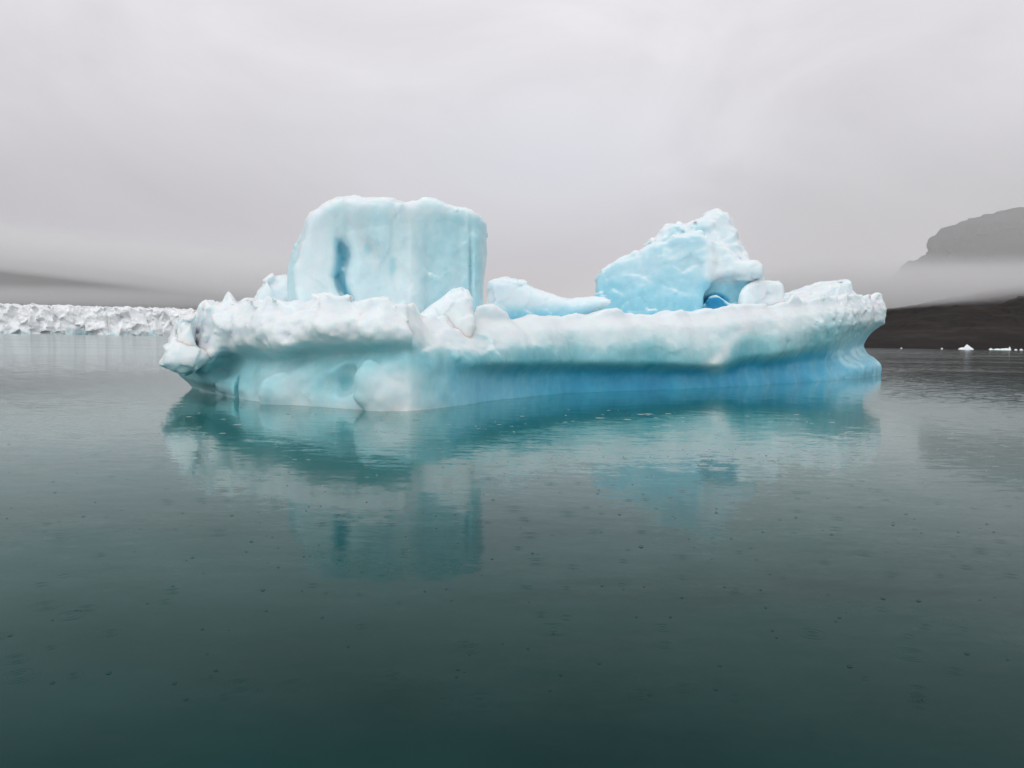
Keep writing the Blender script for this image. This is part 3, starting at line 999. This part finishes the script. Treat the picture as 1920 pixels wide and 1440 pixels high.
FLOE = plain_mat('floe_ice', floe_build)
floe(1811, 655, 27, 10, [(0.15, .5, 1.0), (-.6, .4, .4), (.6, .4, .45)], 'white pyramid shaped floe, tallest of the ice by the far right shore', 1)
floe(1858, 656, 9, 3.5, [(0, .9, 1.0), (.4, .5, .7)], 'small flat white floe between the pyramid floe and the forked floe', 2)
floe(1874, 651.5, 26, 3.2, [(-.3, .7, .8), (.5, .5, 1.0)], 'long thin white floe lying just behind the forked floe', 3)
floe(1889, 656, 13, 6.5, [(-.55, .45, .6), (.6, .4, 1.0), (0, .8, .5)], 'forked white floe with one raised tip by the far right shore', 4)
floe(1905, 652, 7, 2.2, [(0, .9, 1)], 'tiny white floe next to the right of the forked floe', 5)
floe(1916, 653, 9, 2.8, [(-.2, .8, 1)], 'rightmost small white floe at the edge of the photo', 6)
floe(1766, 653.5, 4.5, 2.4, [(0, .9, 1)], 'tiny white speck of ice alone left of the pyramid floe', 7)
floe(1690, 653, 4, 2.0, [(0, .9, 1)], 'tiny white speck of ice closest to the iceberg on the far shore', 8)

# ------------------------------------------------------------------ sky and sun
SUN_EL, SUN_AZ = math.radians(52), math.radians(205)      # behind the camera, a little to the left
world = bpy.data.worlds.new('World')
scene.world = world
world.use_nodes = True
t = NT(world)
out = t.n('ShaderNodeOutputWorld')
bg = t.n('ShaderNodeBackground')
t.l(bg.outputs[0], out.inputs['Surface'])
sky = t.n('ShaderNodeTexSky', sky_type='NISHITA')
sky.sun_disc = False
sky.sun_elevation = SUN_EL
sky.sun_rotation = SUN_AZ
dirv = t.n('ShaderNodeTexCoord').outputs['Generated']
sep = t.n('ShaderNodeSeparateXYZ')
t.l(dirv, sep.inputs[0])
elev = sep.outputs['Z']
# overcast deck: rosy grey near the horizon, dimmed above the view to darken the water
base = t.ramp(t.math('MAXIMUM', elev, 0.0), [(0.0, (0.60, 0.57, 0.58)), (0.10, (0.63, 0.605, 0.625)), (0.25, (0.73, 0.71, 0.735)), (0.385, (0.79, 0.765, 0.79)), (0.50, (0.56, 0.57, 0.61)), (0.75, (0.52, 0.53, 0.56)), (1.0, (0.85, 0.86, 0.88))])
behind = t.maprange(sep.outputs['Y'], 0.1, -0.5)  # unseen sky behind the camera, brightened as front fill on the ice
base = t.mix(behind, base, (1.0, 1.0, 1.01))
cl = t.noise(t.scaled(dirv, (1.8, 1.8, 3.4)), 1.5, 6, 0.55, 0.7).outputs['Fac']
base = t.mix(1.0, base, t.ramp(cl, [(0.30, (0.90, 0.895, 0.90)), (0.68, (1.07, 1.075, 1.08))]), 'MULTIPLY')


def blob(px, py, sx, sy):
    """soft patch of sky round one direction, wider than high"""
    d = ray(px, py)
    d = d / np.linalg.norm(d)
    dx = t.math('DIVIDE', t.math('SUBTRACT', sep.outputs['X'], float(d[0])), sx / FPX)
    dz = t.math('DIVIDE', t.math('SUBTRACT', sep.outputs['Z'], float(d[2])), sy / FPX)
    r = t.math('ADD', t.math('MULTIPLY', dx, dx), t.math('MULTIPLY', dz, dz))
    g = t.math('POWER', 2.718, t.math('MULTIPLY', r, -1.0))
    return t.math('MULTIPLY', g, t.math('GREATER_THAN', sep.outputs['Y'], 0.0))


base = t.mix(t.math('MULTIPLY', blob(250, 400, 560, 150), 0.55), base, (0.46, 0.445, 0.475))
base = t.mix(t.math('MULTIPLY', blob(1010, 300, 330, 130), 0.55), base, (0.70, 0.72, 0.78))
comb = t.n('ShaderNodeMix', data_type='RGBA', blend_type='ADD')
comb.inputs[0].default_value = 1.0
t.l(base, comb.inputs[6])
dim = t.mix(1.0, sky.outputs[0], (0.004, 0.004, 0.004), 'MULTIPLY')
t.l(dim, comb.inputs[7])
t.l(comb.outputs[2], bg.inputs['Color'])
bg.inputs['Strength'].default_value = 1.0

sd_ = bpy.data.lights.new('sun', 'SUN')
sd_.energy = 0.62
sd_.angle = math.radians(50)
sd_.color = (1.0, 0.985, 0.96)
so = bpy.data.objects.new('sun', sd_)
dv = Vector((math.sin(SUN_AZ) * math.cos(SUN_EL), math.cos(SUN_AZ) * math.cos(SUN_EL), math.sin(SUN_EL)))
so.rotation_euler = dv.to_track_quat('Z', 'Y').to_euler()
so.location = (0, -20, 60)
COL.objects.link(so)

scene.view_settings.view_transform = 'Standard'
scene.view_settings.look = 'None'
scene.view_settings.exposure = 0
scene.view_settings.gamma = 1
scene.cycles.max_bounces = 12
scene.cycles.volume_bounces = 6
scene.cycles.volume_max_steps = 128
scene.cycles.volume_step_rate = 2
